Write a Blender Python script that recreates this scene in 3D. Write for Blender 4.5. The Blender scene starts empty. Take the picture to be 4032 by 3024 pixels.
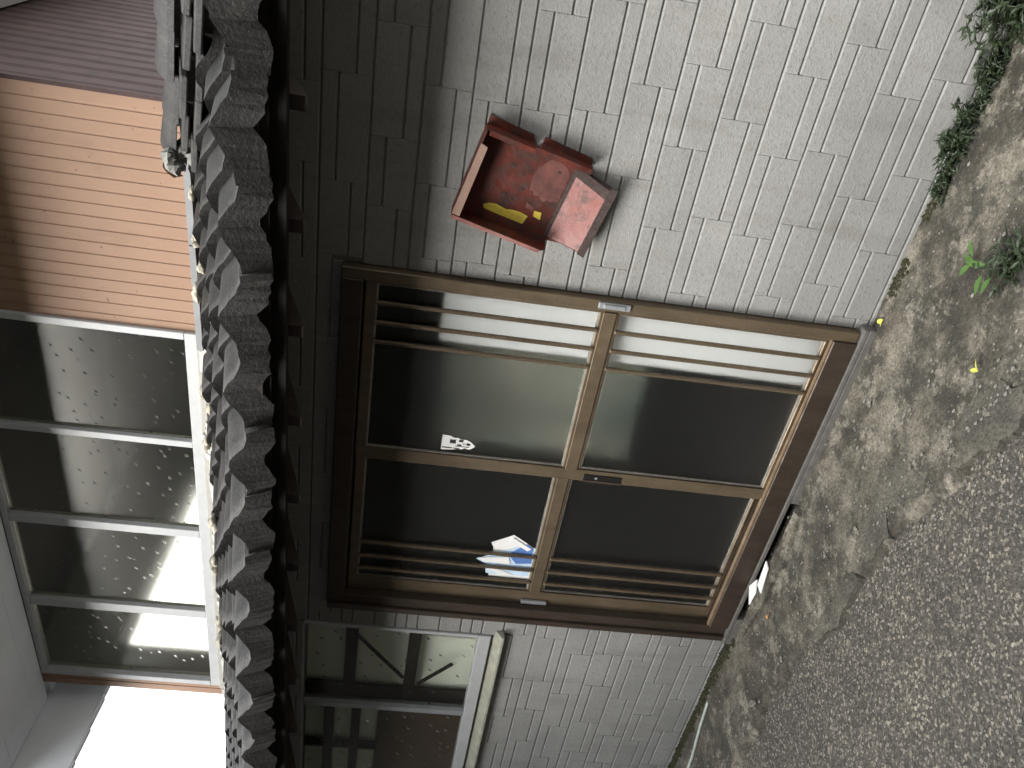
import bpy, bmesh, math, random
from mathutils import Matrix, Vector, noise
rnd = random.Random(7)
S = bpy.context.scene
COL = S.collection
PI = math.pi

# ------------------------------------------------------------------ camera, sky, sun, exposure
cam = bpy.data.objects.new('camera', bpy.data.cameras.new('camera'))
COL.objects.link(cam)
right = Vector((0.82990361, 0.54560453, 0.11651479))      # the phone is held on its side:
down = Vector((0.15622895, -0.02678349, -0.98735767))     # the picture's +x runs down the house front
fwd = Vector((-0.53558614, 0.83761468, -0.10746694))
M = Matrix.Identity(4)
for i in range(3):
    M[i][0], M[i][1], M[i][2] = down[i], right[i], -fwd[i]
M[0][3], M[1][3], M[2][3] = 2.91238, -2.56252, 1.57776
cam.matrix_world = M
cam.data.sensor_width = 36.0
cam.data.lens = 36.0 * 3100 / 4032
cam.data.clip_start = 0.05
cam.data.clip_end = 400
S.camera = cam

W = bpy.data.worlds.new('World'); S.world = W; W.use_nodes = True
nt = W.node_tree
sky = nt.nodes.new('ShaderNodeTexSky'); sky.sky_type = 'NISHITA'; sky.sun_disc = False
SUN = Vector((-0.50, -0.62, 0.62)).normalized()
sky.sun_elevation = math.asin(SUN.z); sky.sun_rotation = math.atan2(SUN.x, SUN.y)
sky.air_density = 1.6; sky.dust_density = 0.6; sky.ozone_density = 1.0
hs = nt.nodes.new('ShaderNodeHueSaturation'); hs.inputs['Saturation'].default_value = 0.08
nt.links.new(sky.outputs[0], hs.inputs['Color'])
bg = nt.nodes['Background']; bg.inputs[1].default_value = 0.15
nt.links.new(hs.outputs[0], bg.inputs[0])

sl = bpy.data.lights.new('sun', 'SUN'); sl.energy = 1.4; sl.angle = math.radians(34); sl.color = (1.0, 0.96, 0.9)
so = bpy.data.objects.new('sun', sl); COL.objects.link(so)
so.rotation_euler = (-SUN).to_track_quat('-Z', 'Y').to_euler()

S.view_settings.view_transform = 'Standard'; S.view_settings.look = 'None'
S.view_settings.gamma = 1.0; S.view_settings.exposure = 2.3
S.view_settings.use_curve_mapping = False
S.render.engine = 'CYCLES'
S.cycles.use_denoising = True
S.cycles.max_bounces = 12; S.cycles.transmission_bounces = 10
S.cycles.blur_glossy = 0.3
S.cycles.sample_clamp_indirect = 6.0

# ------------------------------------------------------------------ materials
class N:
    def __init__(s, name):
        s.m = bpy.data.materials.new(name); s.m.use_nodes = True
        s.t = s.m.node_tree; s.b = s.t.nodes['Principled BSDF']
        s.tc = s.t.nodes.new('ShaderNodeNewGeometry').outputs['Position']
    def n(s, kind, **kw):
        x = s.t.nodes.new(kind)
        for k, v in kw.items():
            if k in x.inputs: x.inputs[k].default_value = v
            else: setattr(x, k, v)
        return x
    def l(s, a, b): s.t.links.new(a, b)
    def noise(s, scale, detail=4, rough=0.6, vec=None, stretch=None):
        x = s.n('ShaderNodeTexNoise'); x.inputs['Scale'].default_value = scale
        x.inputs['Detail'].default_value = detail; x.inputs['Roughness'].default_value = rough
        v = vec or s.tc
        if stretch:
            mp = s.n('ShaderNodeMapping'); mp.inputs['Scale'].default_value = stretch
            s.l(v, mp.inputs['Vector']); v = mp.outputs[0]
        s.l(v, x.inputs['Vector']); return x.outputs['Fac']
    def voro(s, scale, feature='F1', out='Distance', rand=1.0, stretch=None):
        x = s.n('ShaderNodeTexVoronoi'); x.feature = feature
        x.inputs['Scale'].default_value = scale; x.inputs['Randomness'].default_value = rand
        v = s.tc
        if stretch:
            mp = s.n('ShaderNodeMapping'); mp.inputs['Scale'].default_value = stretch
            s.l(v, mp.inputs['Vector']); v = mp.outputs[0]
        s.l(v, x.inputs['Vector']); return x.outputs[out]
    def ramp(s, f, *stops):
        x = s.n('ShaderNodeValToRGB'); e = x.color_ramp.elements
        while len(e) < len(stops): e.new(0.5)
        for q, (p, c) in zip(e, stops):
            q.position = p
            q.color = (c, c, c, 1) if isinstance(c, (int, float)) else (*c, 1)
        s.l(f, x.inputs[0]); return x.outputs[0]
    def mix(s, f, a, b, mode='MIX'):
        x = s.n('ShaderNodeMix'); x.data_type = 'RGBA'; x.blend_type = mode
        for v, i in ((f, 0), (a, 6), (b, 7)):
            if hasattr(v, 'links'): s.l(v, x.inputs[i])
            elif i == 0: x.inputs[i].default_value = v
            else: x.inputs[i].default_value = (*v, 1)
        return x.outputs[2]
    def col(s, c):
        if hasattr(c, 'links'): s.l(c, s.b.inputs['Base Color'])
        else: s.b.inputs['Base Color'].default_value = (*c, 1)
        return s
    def set(s, rough=0.6, metal=0.0, spec=0.5):
        s.b.inputs['Roughness'].default_value = rough if not hasattr(rough, 'links') else 0.5
        if hasattr(rough, 'links'): s.l(rough, s.b.inputs['Roughness'])
        s.b.inputs['Metallic'].default_value = metal
        s.b.inputs['Specular IOR Level'].default_value = spec
        return s
    def bump(s, f, strength=0.3, dist=0.01):
        x = s.n('ShaderNodeBump'); x.inputs['Strength'].default_value = strength
        x.inputs['Distance'].default_value = dist
        prev = s.b.inputs['Normal'].links
        if prev: s.l(prev[0].from_socket, x.inputs['Normal'])
        s.l(f, x.inputs['Height']); s.l(x.outputs[0], s.b.inputs['Normal']); return s

MT = {}
def mat_siding():
    m = N('grey_siding')
    a = m.ramp(m.noise(2.2, 3), (0.3, (0.247, 0.248, 0.238)), (0.7, (0.310, 0.308, 0.293)))
    b = m.ramp(m.noise(95, 4, 0.7, stretch=(0.55, 1, 1.2)), (0.30, 0.6), (0.45, 0.96), (0.60, 1.0), (0.75, 1.2))
    c = m.mix(1.0, a, b, 'MULTIPLY')
    oi = m.n('ShaderNodeObjectInfo')
    c = m.mix(1.0, c, m.ramp(oi.outputs['Random'], (0.0, 0.93), (1.0, 1.05)), 'MULTIPLY')
    st = m.ramp(m.noise(11, 5, 0.65, stretch=(1, 1, 0.16)), (0.52, 0.0), (0.72, 0.5))
    m.col(m.mix(st, c, (0.18, 0.17, 0.15))).set(0.62, 0, 0.22)
    m.bump(m.noise(170, 3, 0.6), 0.55, 0.004).bump(m.noise(45, 2), 0.25, 0.006); return m.m
def mat_joint():
    m = N('siding_joint'); m.col(m.ramp(m.noise(30), (0.3, (0.15, 0.15, 0.148)), (0.7, (0.22, 0.22, 0.215)))).set(0.8); return m.m
def mat_bronze(name, c, rough=0.38):
    m = N(name)
    w = m.ramp(m.noise(14, 4, stretch=(1, 1, 0.3)), (0.35, tuple(x * 0.8 for x in c)), (0.7, tuple(x * 1.15 for x in c)))
    s = m.ramp(m.noise(240, 2), (0.66, 0.0), (0.72, 0.5))
    m.col(m.mix(s, w, (0.45, 0.4, 0.33))).set(m.ramp(m.noise(25), (0.3, rough - 0.08), (0.7, rough + 0.14)), 0.45, 0.5)
    m.bump(m.noise(90), 0.05, 0.002); return m.m
def mat_simple(name, c, rough=0.6, metal=0, var=0.15, scale=20, bump=0.0, spec=0.5):
    m = N(name)
    m.col(m.ramp(m.noise(scale, 4), (0.3, tuple(x * (1 - var) for x in c)), (0.7, tuple(min(1, x * (1 + var)) for x in c))))
    m.set(rough, metal, spec)
    if bump: m.bump(m.noise(scale * 5, 3), bump, 0.004)
    return m.m
def mat_glass(name, tint, rough, kind, ior=1.36):
    m = N(name)
    b = m.b; b.inputs['Base Color'].default_value = (*tint, 1)
    b.inputs['Transmission Weight'].default_value = 1.0
    b.inputs['Roughness'].default_value = rough; b.inputs['IOR'].default_value = ior
    if kind == 'frost':
        m.bump(m.noise(320, 2, stretch=(1, 1, 0.45)), 0.12, 0.002)
    else:
        m.bump(m.noise(60, 2), 0.05, 0.002)
        # scattered pressed star marks: four-pointed pits
        vo = m.n('ShaderNodeTexVoronoi'); vo.inputs['Scale'].default_value = 8.5
        mp = m.n('ShaderNodeMapping'); mp.inputs['Rotation'].default_value = (0, 0.7, 0); mp.inputs['Scale'].default_value = (1.0, 0.0, 1.0)
        m.l(m.tc, mp.inputs['Vector']); m.l(mp.outputs[0], vo.inputs['Vector'])
        sb = m.n('ShaderNodeVectorMath'); sb.operation = 'SUBTRACT'; m.l(mp.outputs[0], sb.inputs[0]); m.l(vo.outputs['Position'], sb.inputs[1])
        sp = m.n('ShaderNodeSeparateXYZ'); m.l(sb.outputs[0], sp.inputs[0])
        def mth(op, a, b=None):
            q = m.n('ShaderNodeMath'); q.operation = op
            for v, i in ((a, 0), (b, 1)):
                if v is None: continue
                if hasattr(v, 'links'): m.l(v, q.inputs[i])
                else: q.inputs[i].default_value = v
            return q.outputs[0]
        # astroid: sqrt|x| + sqrt|y| below a limit
        d_ = mth('ADD', mth('POWER', mth('ABSOLUTE', sp.outputs[0]), 0.5), mth('POWER', mth('ABSOLUTE', mth('MULTIPLY', sp.outputs[2], 2.2)), 0.5))
        m.bump(m.ramp(d_, (0.05, 1.0), (0.12, 0.3), (0.145, 0.0)), 1.0, 0.008)
    return m.m
def mat_orange():
    m = N('orange_siding')
    a = m.ramp(m.noise(1.6, 3), (0.3, (0.265, 0.160, 0.104)), (0.7, (0.305, 0.188, 0.124)))
    s = m.ramp(m.noise(5, 5, stretch=(1, 1, 0.5)), (0.56, 0.0), (0.78, 0.55))
    c = m.mix(s, a, (0.17, 0.098, 0.066))
    r = m.ramp(m.noise(38, 2), (0.70, 0.0), (0.76, 0.8))
    m.col(m.mix(r, c, (0.10, 0.05, 0.03))).set(0.6, 0, 0.3); m.bump(m.noise(60), 0.06, 0.003); return m.m
def mat_rooftile():
    m = N('roof_tile_clay')
    a = m.ramp(m.noise(7, 5, 0.65), (0.3, (0.012, 0.0120, 0.012)), (0.55, (0.025, 0.024, 0.0225)), (0.75, (0.052, 0.048, 0.042)))
    l = m.ramp(m.noise(48, 4, 0.7), (0.58, 0.0), (0.72, 0.55))
    c = m.mix(l, a, (0.08, 0.076, 0.068))
    d = m.ramp(m.noise(110, 3), (0.3, 0.5), (0.5, 1.0))
    m.col(m.mix(1.0, c, d, 'MULTIPLY')).set(0.62); m.bump(m.noise(70, 5, 0.7), 0.6, 0.008); return m.m
def mat_red():
    m = N('rusty_red_paint')
    a = m.ramp(m.noise(11, 4), (0.3, (0.070, 0.009, 0.005)), (0.7, (0.16, 0.026, 0.012)))
    r = m.ramp(m.noise(20, 7, 0.8), (0.46, 0.0), (0.58, 0.92))
    c = m.mix(r, a, (0.06, 0.026, 0.02))
    f = m.ramp(m.noise(7, 4), (0.50, 0.0), (0.70, 0.6))
    c = m.mix(f, c, (0.022, 0.012, 0.010))
    sp = m.ramp(m.voro(60), (0.06, 1.0), (0.12, 0.0))
    m.col(m.mix(sp, c, (0.04, 0.025, 0.02))).set(m.ramp(m.noise(30), (0.3, 0.38), (0.7, 0.7)), 0, 0.5)
    m.bump(m.noise(60, 5), 0.35, 0.004); return m.m
def mat_pink():
    m = N('faded_pink_paint')
    a = m.ramp(m.noise(14, 5), (0.3, (0.25, 0.085, 0.068)), (0.7, (0.30, 0.155, 0.142)))
    r = m.ramp(m.noise(17, 7, 0.8), (0.49, 0.0), (0.61, 0.9))
    sp = m.ramp(m.voro(75), (0.07, 1.0), (0.13, 0.0))
    m.col(m.mix(sp, m.mix(r, a, (0.1, 0.06, 0.055)), (0.08, 0.05, 0.05))).set(0.45); m.bump(m.noise(60, 5), 0.3, 0.004); return m.m
def mat_concrete():
    m = N('weathered_concrete')
    a = m.ramp(m.noise(3.6, 7, 0.7), (0.34, (0.036, 0.032, 0.024)), (0.47, (0.083, 0.073, 0.056)), (0.57, (0.175, 0.157, 0.122)), (0.73, (0.31, 0.283, 0.225)))
    b = m.ramp(m.noise(90, 6, 0.85), (0.36, 0.25), (0.48, 0.9), (0.58, 1.15), (0.68, 1.8))
    c = m.mix(1.0, a, b, 'MULTIPLY')
    g = m.ramp(m.noise(6.5, 6, 0.75), (0.50, 0.0), (0.60, 0.8))
    c = m.mix(g, c, (0.035, 0.035, 0.027))
    gr = m.ramp(m.noise(11, 4, 0.7), (0.60, 0.0), (0.72, 0.5))
    c = m.mix(gr, c, (0.050, 0.055, 0.032))
    sk = m.ramp(m.noise(8.0, 7, 0.75), (0.53, 0.0), (0.63, 0.75))
    c = m.mix(sk, c, m.mix(1.0, (0.34, 0.31, 0.25), b, 'MULTIPLY'))
    w = m.ramp(m.voro(55), (0.05, 1.0), (0.10, 0.0)); w2 = m.ramp(m.noise(16, 2), (0.50, 0.0), (0.58, 0.8))
    c = m.mix(m.mix(1.0, w, w2, 'MULTIPLY'), c, (0.45, 0.43, 0.38))
    m.col(c).set(0.85); m.bump(m.noise(70, 6, 0.75), 0.9, 0.012).bump(m.noise(14, 4), 0.5, 0.02); return m.m
def mat_asphalt():
    m = N('worn_aggregate_asphalt')
    v = m.voro(120, out='Color'); sep = m.n('ShaderNodeSeparateColor'); m.l(v, sep.inputs[0])
    a = m.ramp(sep.outputs[0], (0.0, (0.046, 0.042, 0.037)), (0.5, (0.082, 0.075, 0.065)), (0.80, (0.128, 0.117, 0.099)), (1.0, (0.31, 0.285, 0.24)))
    v2 = m.voro(260, out='Color'); s2 = m.n('ShaderNodeSeparateColor'); m.l(v2, s2.inputs[0])
    b = m.ramp(s2.outputs[1], (0.0, 0.6), (0.6, 1.0), (1.0, 1.4))
    c = m.mix(1.0, a, b, 'MULTIPLY')
    big = m.ramp(m.noise(2.4, 5), (0.3, (0.72, 0.71, 0.70)), (0.7, (1.15, 1.12, 1.05)))
    c = m.mix(1.0, c, big, 'MULTIPLY')
    gap = m.ramp(m.noise(75, 5, 0.7), (0.36, 0.7), (0.46, 0.0))
    m.col(m.mix(gap, c, (0.03, 0.028, 0.026))).set(0.82)
    m.bump(m.voro(120), -0.7, 0.008).bump(m.noise(75, 5, 0.7), 0.7, 0.01); return m.m
def mat_leaf(name, c1, c2):
    m = N(name)
    m.col(m.ramp(m.noise(30, 3), (0.3, c1), (0.7, c2))).set(0.5)
    m.b.inputs['Subsurface Weight'].default_value = 0.0
    return m.m
def mat_print():
    m = N('printed_leaflet')
    a = m.ramp(m.noise(22, 3, stretch=(1, 1, 1)), (0.40, (0.78, 0.80, 0.83)), (0.55, (0.55, 0.66, 0.83)), (0.62, (0.13, 0.24, 0.52)), (0.7, (0.72, 0.77, 0.84)))
    m.col(a).set(0.5); return m.m

M_SID = mat_siding(); M_JOINT = mat_joint()
M_BRZ = mat_bronze('bronze_aluminium', (0.150, 0.114, 0.074))
M_BRZD = mat_bronze('dark_bronze_aluminium', (0.062, 0.046, 0.034), 0.45)
M_BEAD = mat_bronze('pale_glazing_bead', (0.42, 0.40, 0.36))
M_TRK = mat_bronze('lit_bronze_track', (0.36, 0.26, 0.165), 0.35)  # lighter tan paints in the light caught on the sill's inner edge
M_ALU = mat_simple('white_painted_aluminium', (0.40, 0.41, 0.415), 0.4, 0.0, 0.06)
M_ALUD = mat_simple('grey_aluminium', (0.34, 0.35, 0.37), 0.38, 0.4, 0.08)
M_FROST = mat_glass('frosted_glass', (0.99, 1.0, 0.995), 0.36, 'frost')
M_FIG = mat_glass('figured_glass', (0.97, 0.95, 0.83), 0.19, 'star', 1.24)
M_FIG2 = mat_glass('figured_glass_soft', (0.96, 0.98, 0.94), 0.13, 'star')
M_OR = mat_orange()
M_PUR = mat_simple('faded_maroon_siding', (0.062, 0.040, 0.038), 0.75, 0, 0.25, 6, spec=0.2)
M_TILE = mat_rooftile()
M_MORT = mat_simple('pale_roof_mortar', (0.36, 0.335, 0.27), 0.9, 0, 0.2, 40, 0.6)
M_PLAST = mat_simple('white_plaster', (0.40, 0.40, 0.37), 0.85, 0, 0.15, 25, 0.4)
M_RAFT = mat_simple('brown_rafter_wood', (0.040, 0.028, 0.023), 0.7, 0, 0.25, 18, 0.2)
M_DARKW = mat_simple('dark_old_wood', (0.035, 0.029, 0.025), 0.85, 0, 0.3, 14, 0.2, 0.1)
M_FLASH = mat_simple('weathered_flashing', (0.17, 0.175, 0.18), 0.55, 0.2, 0.15, 12)
M_SOFF = mat_simple('glare_pale_soffit', (0.80, 0.82, 0.86), 0.8, 0, 0.06, 3)  # glare over the eave painted in as a pale board tone
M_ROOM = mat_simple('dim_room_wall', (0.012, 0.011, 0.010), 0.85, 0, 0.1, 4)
M_WBRD = mat_simple('white_board', (0.92, 0.94, 0.93), 0.7, 0, 0.05, 4)
_m = N('reflection_tint_cloth'); _m.col(_m.ramp(_m.noise(2.6, 2), (0.36, (0.17, 0.22, 0.185)), (0.64, (0.36, 0.35, 0.28)))).set(0.9); M_GRCL = _m.m
M_PALE = mat_simple('pale_backing_board', (0.88, 0.91, 0.81), 0.8, 0, 0.06, 5)
M_RED = mat_red(); M_PINK = mat_pink()
M_RUSTD = mat_simple('dark_rust', (0.045, 0.028, 0.024), 0.8, 0, 0.4, 60, 0.6)
M_TAN = mat_simple('tan_faded_lip', (0.26, 0.16, 0.12), 0.6, 0, 0.2, 25)
M_PEEL = mat_simple('peeled_undercoat', (0.125, 0.045, 0.036), 0.6, 0, 0.45, 24)
M_YEL = mat_simple('yellow_tape', (0.62, 0.47, 0.06), 0.6, 0, 0.12, 40)
M_STICK = mat_simple('white_sticker_paper', (0.80, 0.80, 0.78), 0.7, 0, 0.03)
M_INK = mat_simple('black_ink', (0.02, 0.02, 0.02), 0.6)
M_LOCK = mat_simple('black_lock_plate', (0.018, 0.017, 0.016), 0.35, 0.3)
M_CONC = mat_concrete(); M_ASPH = mat_asphalt()
M_CSTEP = mat_simple('step_concrete', (0.115, 0.108, 0.10), 0.85, 0, 0.22, 22, 0.6)
M_WEED = mat_leaf('dark_weed_leaf', (0.016, 0.027, 0.011), (0.030, 0.046, 0.019))
M_WEEDB = mat_leaf('bright_weed_leaf', (0.052, 0.12, 0.024), (0.085, 0.17, 0.036))
M_YLEAF = mat_leaf('yellow_fallen_leaf', (0.55, 0.58, 0.08), (0.62, 0.62, 0.14))
M_OLEAF = mat_leaf('orange_petal', (0.62, 0.26, 0.09), (0.68, 0.30, 0.10))
M_WTILE = mat_simple('white_glazed_tile', (0.74, 0.75, 0.73), 0.3, 0, 0.05)
M_STONE = mat_simple('small_stone', (0.20, 0.19, 0.17), 0.85, 0, 0.45, 90, 0.3)
M_PIPE = mat_simple('pale_green_hose', (0.40, 0.45, 0.40), 0.5)
M_PAPER = mat_print()
M_BLUE = mat_simple('blue_print', (0.10, 0.20, 0.48), 0.5); M_PBLUE = mat_simple('pale_blue_print', (0.55, 0.70, 0.88), 0.5)
M_BLOCK = mat_simple('opposite_dark_boards', (0.045, 0.041, 0.036), 0.85, 0, 0.15, 6, 0.3)

# ------------------------------------------------------------------ mesh helpers
class MB:
    def __init__(s): s.v = []; s.f = []
    def quad(s, *p):
        b = len(s.v); s.v += [tuple(q) for q in p]; s.f.append(tuple(range(b, b + len(p)))); return s
    def hexa(s, p):   # p: 8 points, bottom 4 then top 4 (ccw seen from above)
        b = len(s.v); s.v += [tuple(q) for q in p]
        for f in ((3, 2, 1, 0), (4, 5, 6, 7), (0, 1, 5, 4), (1, 2, 6, 5), (2, 3, 7, 6), (3, 0, 4, 7)):
            s.f.append(tuple(b + i for i in f))
        return s
    def box(s, x0, x1, y0, y1, z0, z1):
        return s.hexa([(x0, y0, z0), (x1, y0, z0), (x1, y1, z0), (x0, y1, z0), (x0, y0, z1), (x1, y0, z1), (x1, y1, z1), (x0, y1, z1)])
    def build(s, name, mat, parent=None, bevel=0.0, smooth=False, seg=1):
        me = bpy.data.meshes.new(name)
        me.from_pydata(s.v, [], s.f)
        if bevel:
            bm = bmesh.new(); bm.from_mesh(me)
            bmesh.ops.remove_doubles(bm, verts=bm.verts, dist=1e-6)
            bmesh.ops.bevel(bm, geom=list(bm.edges), offset=bevel, segments=seg, affect='EDGES', profile=0.6, clamp_overlap=True)
            bm.to_mesh(me); bm.free()
        me.materials.append(mat)
        if smooth:
            for p in me.polygons: p.use_smooth = True
        return link(name, me, parent)
def link(name, me, parent=None):
    o = bpy.data.objects.new(name, me); COL.objects.link(o)
    if parent is not None:
        o.parent = parent
        o.matrix_parent_inverse = Matrix.Identity(4)
        w = WORLD.get(parent.name, Vector((0, 0, 0)))
        o.location = -w
        WORLD[o.name] = Vector((0, 0, 0))     # mesh coordinates are scene coordinates
    else:
        WORLD[o.name] = Vector((0, 0, 0))
    return o
WORLD = {}
def thing(name, label, cat, loc=(0, 0, 0), group=None):
    o = bpy.data.objects.new(name, None); COL.objects.link(o); o.location = loc
    o.empty_display_size = 0.1
    o['label'] = label; o['category'] = cat
    if group: o['group'] = group
    WORLD[o.name] = Vector(loc); return o
def tag(o, label, cat, group=None):
    o['label'] = label; o['category'] = cat
    if group: o['group'] = group
    return o
def kind(o, k): o['kind'] = k; return o

# ------------------------------------------------------------------ ground
def yb(x):
    P = [(-30, -0.6), (-3, -0.48), (-0.3, -0.49), (0.34, -0.473), (0.89, -0.58), (1.3, -0.64), (1.57, -0.75), (1.72, -0.73), (1.95, -0.80), (2.5, -1.02), (3.6, -1.35), (30, -1.6)]
    for (a, b), (c, d) in zip(P, P[1:]):
        if a <= x <= c: return b + (d - b) * (x - a) / (c - a)
    return -0.6
def ground_h(x, y):
    return 0.008 * noise.noise(Vector((x * 2.2, y * 2.2, 3))) + 0.004 * noise.noise(Vector((x * 9, y * 9, 7)))
g = MB(); g.quad((-60, -60, -0.085), (60, -60, -0.085), (60, 60, -0.085), (-60, 60, -0.085))
kind(g.build('road', M_ASPH), 'structure')
g = MB(); g.quad((-60, -60, -0.080), (60, -60, -0.080), (60, -1.75, -0.080), (-60, -1.75, -0.080))
kind(g.build('ground_bounce_cut', mat_simple('dark_bounce_cut', (0.045, 0.036, 0.026), 0.95, 0, 0.4, 12, 0.8, 0.1)), 'structure')  # dark ground added out of view to cut bounce light under the eave
m = MB(); nx, ny = 300, 84
x0, x1 = -3.4, 4.2
for j in range(ny + 1):
    for i in range(nx + 1):
        x = x0 + (x1 - x0) * i / nx
        e = yb(x) + 0.045 * noise.noise(Vector((x * 6, 0, 0))) + 0.03 * noise.noise(Vector((x * 19, 5, 0)))
        t = j / ny
        y = 0.10 + (e - 0.10) * t
        z = -0.05 + ground_h(x, y) - 0.012 * t - (0.03 * max(0, (t - 0.95) / 0.05) ** 1.5)
        if 0.12 < x < 0.86 and -0.088 < y < 0.09: z -= 0.075      # open slot in front of the door step
        m.v.append((x, y, z))
for j in range(ny):
    for i in range(nx):
        a = j * (nx + 1) + i
        m.f.append((a, a + nx + 1, a + nx + 2, a + 1))
kind(m.build('concrete_apron', M_CONC, smooth=True), 'structure')

def patch(name, outline, z, h, mat, seed):
    # a lump of old mortar with a ragged rim: a fan of rings falling to the ground at the rim
    cx = sum(p[0] for p in outline) / len(outline); cy = sum(p[1] for p in outline) / len(outline)
    pts = []
    for (ax, ay), (bx_, by_) in zip(outline, outline[1:] + outline[:1]):
        for k in range(14):
            t = k / 14; x = ax + (bx_ - ax) * t; y = ay + (by_ - ay) * t
            q = 0.045 * noise.noise(Vector((x * 14, y * 14, seed))) + 0.014 * noise.noise(Vector((x * 40, y * 40, seed)))
            r_ = math.hypot(x - cx, y - cy) or 1
            pts.append((x + (x - cx) / r_ * q, y + (y - cy) / r_ * q))
    t = MB(); n = len(pts)
    for f_, hh in ((1.0, -0.02), (0.985, h * 0.75), (0.8, h), (0.55, h * 1.05), (0.25, h)):
        for x, y in pts:
            X, Y = cx + (x - cx) * f_, cy + (y - cy) * f_
            t.v.append((X, Y, z + hh + 0.004 * noise.noise(Vector((X * 25, Y * 25, 2)))))
    for r in range(4):
        for k in range(n): t.f.append((r * n + k, r * n + (k + 1) % n, (r + 1) * n + (k + 1) % n, (r + 1) * n + k))
    t.f.append(tuple(range(4 * n, 5 * n)))
    kind(t.build(name, mat), 'structure')
M_MORT2 = N('crumbling_mortar'); M_MORT2.col(M_MORT2.mix(1.0, M_MORT2.ramp(M_MORT2.noise(9, 5, 0.7), (0.38, (0.07, 0.065, 0.053)), (0.60, (0.13, 0.12, 0.095)), (0.74, (0.27, 0.24, 0.175))), M_MORT2.ramp(M_MORT2.noise(90, 4, 0.75), (0.35, 0.45), (0.5, 1.0), (0.68, 1.35)), 'MULTIPLY')).set(0.9).bump(M_MORT2.noise(80, 5, 0.75), 0.9, 0.012)
patch('mortar_patch', [(1.37, -0.39), (1.50, -0.52), (1.47, -0.66), (1.36, -0.60), (1.27, -0.52), (1.22, -0.62), (1.05, -0.57), (1.10, -0.47), (1.22, -0.44)], -0.064, 0.009, M_MORT2.m, 3)
patch('mortar_patch', [(0.93, -0.50), (0.98, -0.58), (0.80, -0.60), (0.60, -0.55), (0.56, -0.50), (0.72, -0.52)], -0.068, 0.010, M_MORT2.m, 8)
patch('mortar_patch', [(1.86, -0.62), (1.98, -0.78), (1.86, -0.84), (1.70, -0.75), (1.62, -0.72), (1.70, -0.64)], -0.066, 0.009, M_MORT2.m, 15)
# moss and dirt gathered along the foot of the wall
mo = MB(); rr = random.Random(21)
for i in range(2400):
    x = rr.choice((rr.uniform(-1.9, -0.02), rr.uniform(-1.9, -0.02), rr.uniform(1.70, 2.9))); y = -abs(rr.gauss(0, 0.020)) - 0.004
    if noise.noise(Vector((x * 7, 0, 11))) < (-0.35 if x < 0 else 0.0): continue
    z = -0.050 + ground_h(x, y); r_ = rr.uniform(0.004, 0.012) * (1.2 if x < 0 else 0.9); b = len(mo.v)
    for k in range(5):
        a = 2 * PI * k / 5 + rr.random(); mo.v.append((x + r_ * math.cos(a) * 1.4, min(-0.001, y + r_ * math.sin(a)), z - 0.004))
    mo.v.append((x + rr.uniform(-.004, .004), min(-0.002, y), z + r_ * rr.uniform(0.4, 1.2)))
    for k in range(5): mo.f.append((b + k, b + (k + 1) % 5, b + 5))
kind(mo.build('moss', mat_simple('dark_moss', (0.045, 0.043, 0.026), 0.95, 0, 0.45, 60, 0.3, 0.1)), 'stuff')

# ------------------------------------------------------------------ the house
house = thing('house', 'two storey house with grey tiled ground floor and orange corrugated upper storey', 'house', (0.8, 0.0, 0.0))
X0, X1 = -3.2, 3.35            # extent of the ground floor front
DOOR = (-0.045, 1.70, 0.0, 1.915)
WIN = (-1.75, -0.19, 1.06, 2.02)
w = MB()
yb_, yf_ = 0.10, 0.0075
def wallrect(xa, xb, za, zb):
    w.box(xa, xb, yf_, yb_, za, zb)
wallrect(X0, WIN[0], -0.12, 2.30); wallrect(WIN[0], WIN[1], -0.12, WIN[2]); wallrect(WIN[0], WIN[1], WIN[3], 2.30)
wallrect(WIN[1], DOOR[0], -0.12, 2.30); wallrect(DOOR[0], DOOR[1], DOOR[3], 2.30); wallrect(DOOR[1], X1, -0.12, 2.30)
front = w.build('front_wall', M_JOINT, house)
CO = 0.1573
ZB = 2.008 - 14 * CO
ntile = 0
def wall_tile(xa, xb, za, zb):
    global ntile
    if xb - xa < 0.012 or zb - za < 0.012: return
    gph, bv, gx, bx_ = 0.0014, 0.0048, 0.0003, 0.0022
    y = 0.0 + rnd.uniform(-0.0006, 0.0006)
    a, b, c, d = xa + gx, xb - gx, za + gph, zb - gph
    A, B, C_, D = a + bx_, b - bx_, c + bv, d - bv
    t = MB(); yk = yf_ - 0.001; ys = y + 0.0013
    t.v = [(a, yk, c), (b, yk, c), (b, yk, d), (a, yk, d), (A, y, C_), (B, y, C_), (B, y, D), (A, y, D), (a, ys, C_), (b, ys, C_), (b, ys, D), (a, ys, D)]
    t.f = [(4, 5, 6, 7), (0, 1, 9, 5, 4, 8), (2, 3, 11, 7, 6, 10), (8, 4, 7, 11), (5, 9, 10, 6), (0, 8, 11, 3), (1, 2, 10, 9)]
    t.build('wall_tile', M_SID, front); ntile += 1
def clip_tile(xa, xb, za, zb, holes):
    for hx0, hx1, hz0, hz1 in holes:
        if xa < hx1 and xb > hx0 and za < hz1 and zb > hz0:
            if xa < hx0 - 0.02: clip_tile(xa, hx0, za, zb, holes)
            if xb > hx1 + 0.02: clip_tile(hx1, xb, za, zb, holes)
            xa2, xb2 = max(xa, hx0), min(xb, hx1)
            if za < hz0 - 0.012: clip_tile(xa2, xb2, za, hz0, holes)
            if zb > hz1 + 0.012: clip_tile(xa2, xb2, hz1, zb, holes)
            return
    wall_tile(xa, xb, za, zb)
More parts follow.
